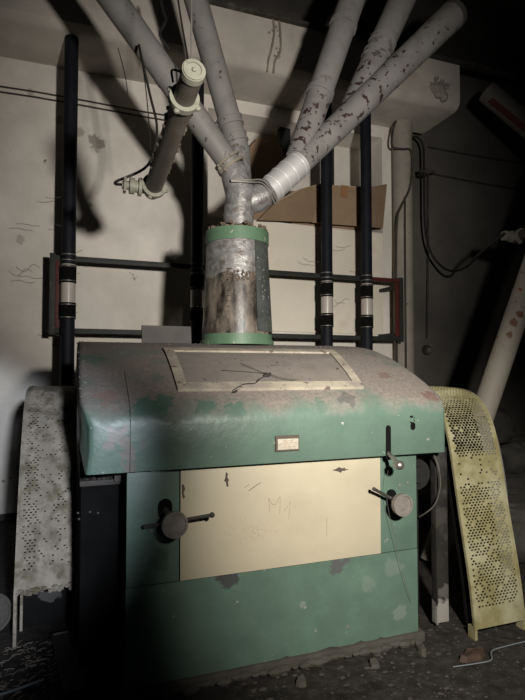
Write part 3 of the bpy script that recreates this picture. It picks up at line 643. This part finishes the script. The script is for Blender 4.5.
cable('conduit', [at(396, 121, 5.4), at(393, 130, 5.4), at(392, 146, 5.4), at(402, 149, 5.4), at(411, 151, 5.4), at(412, 172, 5.4), at(409, 190, 5.4), at(401, 207, 5.4), at(397, 222, 5.4), at(396, 280, 5.4), at(397, 370, 5.4)], .013, M['iron'], 'bent conduit stepping down the face of the whitewashed pipe')
cable('conduit', [at(405, 197, 5.42), at(405, 240, 5.42), at(406, 370, 5.42)], .012, M['iron'], 'straight thin conduit beside the bent one on the whitewashed pipe')
cable('drop_cable', [at(411, 138, 5.6), at(417, 137, 5.6), at(423, 146, 5.6), at(424, 170, 5.6), at(425, 225, 5.6), at(430, 250, 5.58), at(440, 265, 5.5), at(452, 271, 5.2), at(466, 267, 4.7), at(478, 255, 4.2), gB+Vector((-.01, 0, 0)), gB], .014, M['wireblack'], 'thick black cable looping down the alcove wall to the right lamp', k=8)
cable('conduit', [at(428, 175, WY+.2), at(428, 240, WY+.2), at(427, 338, WY+.2)], .014, M['iron'], 'vertical conduit on the alcove wall running down to the switch box')
sw = thing('switch_box', 'small round wall switch at the foot of the alcove conduit', 'switch', at(428, 352, WY+.25))
c = at(428, 350, WY+.21)
bm = NB(); cyl(bm, c+Vector((0, .06, 0)), c-Vector((0, .02, 0)), .075, .06, 24); obj('switch_body', bm, M['iron'], sw)
bm = NB(); cyl(bm, c-Vector((0, .02, 0)), c-Vector((0, .04, 0)), .03, .03, 16); box(bm, c.x-.008, c.x+.008, c.y-.06, c.y-.03, c.z-.03, c.z+.03); obj('switch_knob', bm, M['wheel'], sw)
for q, lab in (((426, 172), 'cable clip where the alcove cable crosses the conduit'),):
    c = at(q[0], q[1], 5.62); bm = NB(); box(bm, c.x-.05, c.x+.05, c.y-.05, c.y+.12, c.z-.03, c.z+.03, .008); cyl(bm, c+Vector((-.12, -.02, -.01)), c+Vector((.12, -.02, .01)), .02, n=10); tag(obj('cable_clip', bm, M['iron'], loc=c), lab, 'clip')
# pale lumpy fitting on the beam
c = at(437, 92, 5.0)
bm = NB(); cyl(bm, c+Vector((.07, .05, .13)), c+Vector((0, -.0, .0)), .05, .085, 14)
for k in range(16): sphere(bm, c+Vector((random.uniform(-.08, .06), random.uniform(-.06, .0), random.uniform(-.09, .04))), random.uniform(.03, .06), 1, 1, 1.2, 8)
for k in range(16): sphere(bm, c+Vector((random.uniform(-.1, .14), random.uniform(-.05, 0), random.uniform(.04, .14))), random.uniform(.012, .03), seg=6)
tag(obj('light_fitting', bm, M['column'], loc=c+Vector((0, 0, -.1))), 'pale lumpy fitting on the lower edge of the ceiling beam', 'fitting')
# rusty strap round the beam
bm = NB()
for k, x in enumerate((1.93, 2.0)): tube(bm, smooth_path([(x, 4.985, 5.12), (x+.01, 4.975, 4.95), (x-.02+.03*k, 4.975, 4.78), (x-.05, 4.985, 4.66), (x-.04, 5.05, 4.57)]), .011, 8)
for k in range(14): sphere(bm, Vector((1.95+random.uniform(-.08, .06), 4.985, random.uniform(4.66, 5.08))), random.uniform(.008, .016), 1, .4, 1, 6)
tag(obj('beam_strap', bm, mat('rusty_strap', (.22, .185, .15), .9, var=.3, scale=12, bump=.3), loc=(1.96, 4.98, 4.6)), 'rusty cobwebbed strap hanging down the front of the ceiling beam', 'strap')
# red and white pipe, upper right
a, b_ = at(487, 92, 4.75), at(560, 152, 4.3)
t = thing('sloping_pipe', 'dim white pipe with a red lower side at the upper right edge', 'pipe', a)
bm = NB(); cyl(bm, a, b_, .12, n=28); obj('tube', bm, M['redwhite'], t)
bm = NB(); d = (b_-a).normalized(); u = Vector((0, -1, 0)); v = d.cross(u).normalized(); v = v if v.z < 0 else -v
n = 14; A = [[bm.verts.new(p+(u*math.cos(tt)+v*math.sin(tt))*rr) for tt in (.25+1.25*k/n for k in range(n+1)) for rr in (.1195, .124)] for p in (a+d*.1, b_)]
for k in range(n*2):
    if k % 2 == 0:
        for o_ in (0, 1): bm.faces.new((A[0][k+o_], A[0][k+2+o_], A[1][k+2+o_], A[1][k+o_]))
obj('red_band', bm, M['red'], t, label='dark red painted band')

# ------------------------------------------------------------------ belt guards
def guard(name, label, prof, x0, x1, m, zbot, cols, clog, sideskirt=.010, both=True, hs=.45, mar=.02):
    """perforated strip bent along prof (y, z), with two narrow side flanges and a frame behind"""
    t = thing(name, label, 'belt guard', ((x0+x1)/2, prof[0][0]+.3, 0))
    P = [Vector((0, y, z)) for y, z in smooth2(prof)]
    L = [0]
    for a, c in zip(P, P[1:]): L.append(L[-1]+(c-a).length)
    def pos(s, x, off=0):
        s = min(max(s, 0), L[-1])
        for i in range(len(P)-1):
            if s <= L[i+1]+1e-9: break
        f = (s-L[i])/max(1e-9, L[i+1]-L[i]); p = P[i].lerp(P[i+1], f); d = (P[i+1]-P[i]).normalized(); nrm = Vector((0, -d.z, d.y))
        return Vector((x, p.y, p.z))+nrm*off
    pitch = (x1-x0-2*mar)/cols; rows = int(L[-1]/(pitch*.62)); ph = L[-1]/rows
    b = NB(); vc = {}
    def V(s, x):
        k = (round(s, 5), round(x, 5))
        if k not in vc: vc[k] = b.verts.new(pos(s, x))
        return vc[k]
    m0, m1 = x0+mar, x1-mar
    for r in range(rows):
        s0, s1 = r*ph, (r+1)*ph; sm = (s0+s1)/2; o_ = pitch/2 if r % 2 else 0
        xs = [m0] if not o_ else [m0, m0+o_]
        n = cols if not o_ else cols-1
        for (a, c) in ((x0, m0), (m1, x1)): b.faces.new((V(s0, a), V(s0, c), V(s1, c), V(s1, a)))
        if o_:
            for (a, c) in ((m0, m0+o_), (m1-o_, m1)): b.faces.new((V(s0, a), V(s0, c), V(s1, c), V(s1, a)))
        for k in range(n):
            a = m0+o_+k*pitch; c = a+pitch
            solid = (s0 < .10 or clog(s0/L[-1], (k+.5)/n))
            if solid:
                b.faces.new((V(s0, a), V(s0, c), V(s1, c), V(s1, a))); continue
            f_ = 1.12 if s0/L[-1] > .5 else .86; hw = pitch*hs*f_*random.uniform(.8, 1.05); hh = ph*hs*f_*.95*random.uniform(.8, 1.05); xm = (a+c)/2
            H = [b.verts.new(pos(sm+dy*hh, xm+dx*hw)) for dx, dy in ((-.74, -1), (.74, -1), (1, 0), (.74, 1), (-.74, 1), (-1, 0))]
            Q = [V(s0, a), V(s0, c), V(s1, c), V(s1, a)]
            b.faces.new((Q[0], Q[1], H[1], H[0])); b.faces.new((Q[1], H[2], H[1])); b.faces.new((Q[1], Q[2], H[2])); b.faces.new((Q[2], H[3], H[2]))
            b.faces.new((Q[2], Q[3], H[4], H[3])); b.faces.new((Q[3], H[5], H[4])); b.faces.new((Q[3], Q[0], H[5])); b.faces.new((Q[0], H[0], H[5]))
    o = obj('perforated_strip', b, m, t, smooth=False)
    sd = o.modifiers.new('thick', 'SOLIDIFY'); sd.thickness = .006; sd.offset = 0
    N_ = 40
    for xa in (x0, x1):
        b = NB(); s_ = 1 if xa == x0 else -1
        A = []
        for k in range(N_+1):
            s = L[-1]*k/N_
            A.append([b.verts.new(pos(s, xa+s_*dx, of)) for dx, of in ((-.003, .006), (.010, .006), (.010, -sideskirt), (-.003, -sideskirt))])
        for Pq, Qq in zip(A, A[1:]):
            for i in range(4): b.faces.new((Pq[i], Pq[(i+1) % 4], Qq[(i+1) % 4], Qq[i]))
        b.faces.new(A[0]); b.faces.new(A[-1])
        # foot of the flange down to the floor
        y, z = prof[0]
        if z > .02: box(b, xa-.004 if s_ > 0 else xa-.012, xa+.012 if s_ > 0 else xa+.004, y-.004, y+.05, 0, z+.01)
        obj('side_flange', b, m, t, angle=40)
    # dark sheet-metal frame inside
    b = NB(); A = []
    for k in range(N_+1):
        s = L[-1]*k/N_; A.append([b.verts.new(pos(s, x, -.09)) for x in (x0+.03, x1-.03)]+[b.verts.new(pos(s, x, -.11)) for x in (x1-.03, x0+.03)])
    for Pq, Qq in zip(A, A[1:]):
        for i in range(4): b.faces.new((Pq[i], Pq[(i+1) % 4], Qq[(i+1) % 4], Qq[i]))
    b.faces.new(A[0]); b.faces.new(A[-1])
    obj('drive_belt', b, M['rubber'], t, label='dark belt behind the holes')
    return t
def smooth2(prof):
    return [(p.x, p.y) for p in smooth_path([Vector((y, z, 0)) for y, z in prof], 5)]
profR = [(2.318, .055), (2.335, .18), (2.362, .35), (2.40, .53), (2.435, .70), (2.468, .87), (2.505, 1.04), (2.555, 1.17), (2.63, 1.262), (2.73, 1.312), (2.9, 1.33), (3.2, 1.33)]
def clogR(s, u):
    if .41 < s < .49: return random.random() < .85
    if u < .1: return random.random() < .2
    return random.random() < (.02 if s > .49 else .2)
guard('belt_guard', 'yellow-green perforated belt guard curving down at the right of the mill', profR, 2.06, 2.405, M['guard_r'], 0, 13, clogR)
profL = [(3.07, .285), (3.13, .50), (3.19, .68), (3.27, .86), (3.36, 1.03), (3.46, 1.17), (3.57, 1.265), (3.68, 1.31), (3.9, 1.33), (4.2, 1.33)]
def clogL(s, u):
    return random.random() < (.35 if u < .3 else .82)
gL = guard('belt_guard', 'narrow dust-caked pale belt guard standing at the left of the mill', profL, -.262, .035, M['guard_l'], 0, 11, clogL, hs=.30)
bm = NB(); box(bm, -.25, .03, 3.30, 3.32, 0, .5); obj('inner_plate', bm, mat('black_plate_with_pale_smears', (.006, .006, .006), .8, var=.3, bump=.1, spec=.1, blots=(((0, -.07, .26), .075, (.10, .095, .09), .9), ((.02, -.07, .17), .06, (.07, .068, .065), .8), ((-.09, -.07, .2), .03, (.15, .14, .13), .8), ((-.1, -.07, .3), .04, (.09, .085, .08), .8))), gL)
bm = NB(); box(bm, -.235, -.222, 3.08, 3.09, .08, .30); obj('drip', bm, M['guard_l'], gL)
bm = NB()
for k in range(60): sphere(bm, Vector((random.uniform(-.255, .03), 3.065+random.uniform(-.006, .01), .285+random.uniform(-.012, .012))), random.uniform(.006, .016), seg=6)
bm2 = obj('hanging_dust', bm, M['guard_l'], gL); bm2['kind'] = 'stuff'
profG = [(2.95, .0), (2.97, .30), (3.0, .6), (3.05, .85), (3.10, 1.0), (3.15, 1.10)]
bm = NB(); PP = smooth2(profG); A = []
for y, z in PP: A.append([bm.verts.new((x, y+dy, z)) for x, dy in ((2.80, 0), (2.97, 0), (2.97, .05), (2.80, .05))])
for Pq, Qq in zip(A, A[1:]):
    for i in range(4): bm.faces.new((Pq[i], Pq[(i+1) % 4], Qq[(i+1) % 4], Qq[i]))
bm.faces.new(A[0]); bm.faces.new(A[-1])
gg = tag(obj('belt_guard', bm, M['guard_g'], loc=(2.88, 3.0, 0)), 'plain grey belt guard mostly hidden behind the yellow-green one', 'belt guard')

# ------------------------------------------------------------------ leaning pipe at the right
a = at(478, 428, 3.30); b_ = at(531, 272, 3.30); b2 = a+(b_-a)*2.4
t = thing('leaning_pipe', 'pale pipe with rust flakes leaning up to the right behind the yellow guard', 'pipe', a)
a0 = a+(b_-a)*((.02-a.z)/(b_.z-a.z))
bm = NB(); tube(bm, [a0.lerp(b2, k/10) for k in range(11)], .090, 28); obj('tube', bm, M['pale'], t)
bm = NB(); ringband(bm, a0.lerp(b2, .8), b2-a0, .1, .088, .05); obj('collar', bm, M['pale'], t)

# ------------------------------------------------------------------ dark sacks heaped in the right corner
def sack(c, s, rz, label):
    b = NB(); bmesh.ops.create_icosphere(b, subdivisions=4, radius=1)
    ph = random.uniform(0, 9)
    for v in b.verts:
        p = v.co; x, y, z = p
        k = 1+.10*math.sin(3*x+ph)*math.cos(4*y+ph)+.05*math.sin(9*y+5*z+ph)+.03*math.sin(17*x+11*z)
        sq = lambda q: math.copysign(abs(q)**.7, q)
        v.co = Vector((sq(x)*k*s[0], sq(y)*k*s[1], max(-.8, sq(z)*k)*s[2]))
    bmesh.ops.rotate(b, verts=b.verts, cent=(0, 0, 0), matrix=Matrix.Rotation(rz, 3, 'Z'))
    lo = min(v.co.z for v in b.verts); bmesh.ops.translate(b, verts=b.verts, vec=Vector((c[0], c[1], c[2]-lo)))
    return tag(obj('sack', b, M['sack'], loc=c), label, 'sack', 'dark sacks heaped in the right corner')
sack((3.45, 4.3, 0), (.45, .32, .22), .3, 'dark slumped sack at the bottom left of the heap in the right corner')
sack((4.5, 4.35, 0), (.45, .34, .23), -.3, 'dark slumped sack at the bottom right of the heap in the right corner')
sack((3.60, 4.42, .36), (.42, .32, .21), .1, 'dark slumped sack in the second layer of the corner heap, left one')
sack((4.55, 4.42, .375), (.40, .32, .2), -.2, 'dark slumped sack in the second layer of the corner heap, right one')
sack((4.05, 4.5, .70), (.44, .32, .2), .2, 'dark slumped sack on top of the corner heap')
sack((3.3, 3.3, 0), (.34, .28, .24), .8, 'dark slumped sack on the floor beside the grey guard')

# ------------------------------------------------------------------ cobwebs about the black pipes
bm = NB()
for x, y in ((40, 226), (78, 228), (40, 268), (80, 273), (42, 278), (45, 330), (78, 312), (335, 246), (320, 262), (350, 300), (355, 268), (45, 197), (82, 250)):
    p = at(x, y, 5.2); d = 1 if x % 2 else -1
    tube(bm, smooth_path([p, p+Vector((d*.06, .01, random.uniform(-.03, .03))), p+Vector((d*.13, .02, random.uniform(-.05, .05))), p+Vector((d*.2, .0, random.uniform(-.03, .03)))], 4), .0022, 5)
o = tag(obj('cobweb_wisps', bm, M['web'], loc=at(60, 260, 5.2)), 'thin dusty cobweb wisps strung around the black conveying pipes', 'cobweb'); o['kind'] = 'stuff'

# ------------------------------------------------------------------ on the floor
t = thing('floor_hatch', 'dark square steel hatch lid lying on the littered floor, lower left', 'hatch', (.09, 2.78, 0))
A = [Vector((-.075, 3.09, 0)), Vector((.125, 3.12, 0)), Vector((.205, 2.57, 0)), Vector((.0, 2.52, 0))]
bm = NB(); lo = [bm.verts.new(p) for p in A]; hi = [bm.verts.new(p+Vector((0, 0, .03))) for p in A]
bm.faces.new(lo[::-1]); bm.faces.new(hi)
for k in range(4): bm.faces.new((lo[k], lo[(k+1) % 4], hi[(k+1) % 4], hi[k]))
obj('lid', bm, M['lid'], t, smooth=False)
bm = NB()
for k in range(4): tube(bm, [A[k]+Vector((0, 0, .03)), A[(k+1) % 4]+Vector((0, 0, .03))], .009, 6)
obj('rim', bm, M['iron'], t)
bm = NB()
for k in range(420):
    x = random.uniform(-.75, .02); y = random.uniform(2.4, 3.1)
    if x > -.06 and y > 2.5: continue
    a = random.gauss(.5, .7); l = random.uniform(.012, .05); d = Vector((math.cos(a), math.sin(a), random.uniform(-.1, .2)))*l
    p = Vector((x, y, .006)); q = p+d; q.z = max(.005, q.z); tube(bm, [p, (p+q)/2+Vector((0, 0, .004)), q], random.uniform(.0015, .0035), 5)
o = tag(obj('straw_litter', bm, M['straw'], loc=(-.35, 2.75, 0)), 'scattered straw and chaff on the floor at the lower left', 'litter'); o['kind'] = 'stuff'
bm = NB(); tube(bm, smooth_path([(-.42, 2.60, .012), (-.30, 2.63, .016), (-.22, 2.66, .012), (-.1, 2.70, .014)]), .006, 6); tag(obj('strip', bm, M['strawblue'], loc=(-.3, 2.63, 0)), 'pale bluish strip lying in the straw litter at the lower left', 'strip')
bm = NB()
for k in range(520):
    x = random.uniform(.7, 2.7); y = random.uniform(1.9, 2.55) if x > 1.8 else random.uniform(1.9, 2.38)
    sphere(bm, Vector((x, y, .003)), random.choice((.003, .004, .005, .007, .011)), random.uniform(.7, 2), 1, .6, 5)
o = tag(obj('grit', bm, M['chip'], loc=(1.7, 2.2, 0)), 'crumbs of plaster and grit on the floor before the mill', 'grit'); o['kind'] = 'stuff'
bm = NB(); tube(bm, smooth_path([(1.76, 2.135, .012), (1.88, 2.118, .014), (1.98, 2.12, .012), (2.03, 2.17, .02), (2.12, 2.19, .016), (2.34, 2.2, .012)]), .003, 6); tag(obj('pale_stick', bm, M['strawblue'], loc=(1.98, 2.12, 0)), 'pale bluish stick bent on the floor below the yellow-green guard', 'stick')
def shard(name, m, c, s, rz, label, cat):
    b = NB(); n = 9; pts = [(math.cos(2*PI*k/n)*random.uniform(.6, 1.1)*s[0], math.sin(2*PI*k/n)*random.uniform(.6, 1.1)*s[1]) for k in range(n)]
    lo = [b.verts.new((x, y, 0)) for x, y in pts]; hi = [b.verts.new((x*.85, y*.85, s[2]*random.uniform(.5, 1.1))) for x, y in pts]
    b.faces.new(lo[::-1]); b.faces.new(hi)
    for k in range(n): b.faces.new((lo[k], lo[(k+1) % n], hi[(k+1) % n], hi[k]))
    bmesh.ops.rotate(b, verts=b.verts, cent=(0, 0, 0), matrix=Matrix.Rotation(rz, 3, 'Z')); bmesh.ops.translate(b, verts=b.verts, vec=c)
    return tag(obj(name, b, m, loc=c, smooth=False), label, cat)
shard('shard', M['brown'], Vector((1.93, 2.19, 0)), (.10, .045, .035), .25, 'broken brown shard lying behind the bent pale stick', 'shard')
for c, s, lab in (((1.02, 2.28, 0), (.05, .03, .03), 'lump of pale rubble on the floor at the middle of the mill foot'), ((1.42, 2.3, 0), (.04, .03, .025), 'lump of pale rubble at the mill foot, toward its right end'), ((1.72, 2.33, 0), (.07, .035, .03), 'largest pale rubble lump by the right corner of the mill foot'), ((2.25, 2.14, 0), (.035, .03, .02), 'lump of pale rubble on the floor under the yellow-green guard')):
    shard('rubble', M['concrete'], Vector(c), s, random.uniform(0, 3), lab, 'rubble')['group'] = 'rubble lumps before the mill'
t = thing('drum_lid', 'round grey lid leaning at the left edge of the picture beside the pale guard', 'lid', (-.40, 3.30, 0))
bm = NB(); d = Vector((.25, -1, .35)).normalized(); c = Vector((-.40, 3.30, .105)); cyl(bm, c, c+d*.02, .10, n=32); obj('disc', bm, M['iron'], t)
bm = NB(); ringband(bm, c+d*.02, d, .105, .09, .025, 32); obj('rim', bm, M['concrete'], t)

# ------------------------------------------------------------------ light: a hand lamp beside the camera plus an added wall spot, cool daylight from behind at the left
def spot(name, loc, tgt, energy, size, blend, rad, col):
    l = bpy.data.lights.new(name, 'SPOT'); l.energy = energy; l.spot_size = math.radians(size); l.spot_blend = blend; l.shadow_soft_size = rad; l.color = col
    o = bpy.data.objects.new(name, l); COL.objects.link(o); o.location = loc
    o.rotation_euler = (Vector(tgt)-Vector(loc)).to_track_quat('-Z', 'Y').to_euler(); return o
KEY = EYE+RT*.81+UP*.485
spot('key_wall_boost', KEY, at(240, 222, 5.6), 960, 66, 1.0, .075, (1.0, .95, .88))  # second spot added at the hand lamp to brighten the back wall
spot('key_lamp_mill', KEY, at(410, 490, 2.5), 800, 56, 1.0, .075, (1.0, .95, .85))
spot('doorway_daylight', Vector((.5, -2.2, 2.1)), (-.52, 2.36, 1.0), 1350, 21.5, .4, .12, (.84, .90, 1.0))
W = bpy.data.worlds.new('world'); S.world = W; W.use_nodes = True
W.node_tree.nodes['Background'].inputs[0].default_value = (.75, .85, 1, 1); W.node_tree.nodes['Background'].inputs[1].default_value = .012
S.view_settings.view_transform = 'Standard'; S.view_settings.look = 'None'; S.view_settings.gamma = 1; S.view_settings.exposure = 0
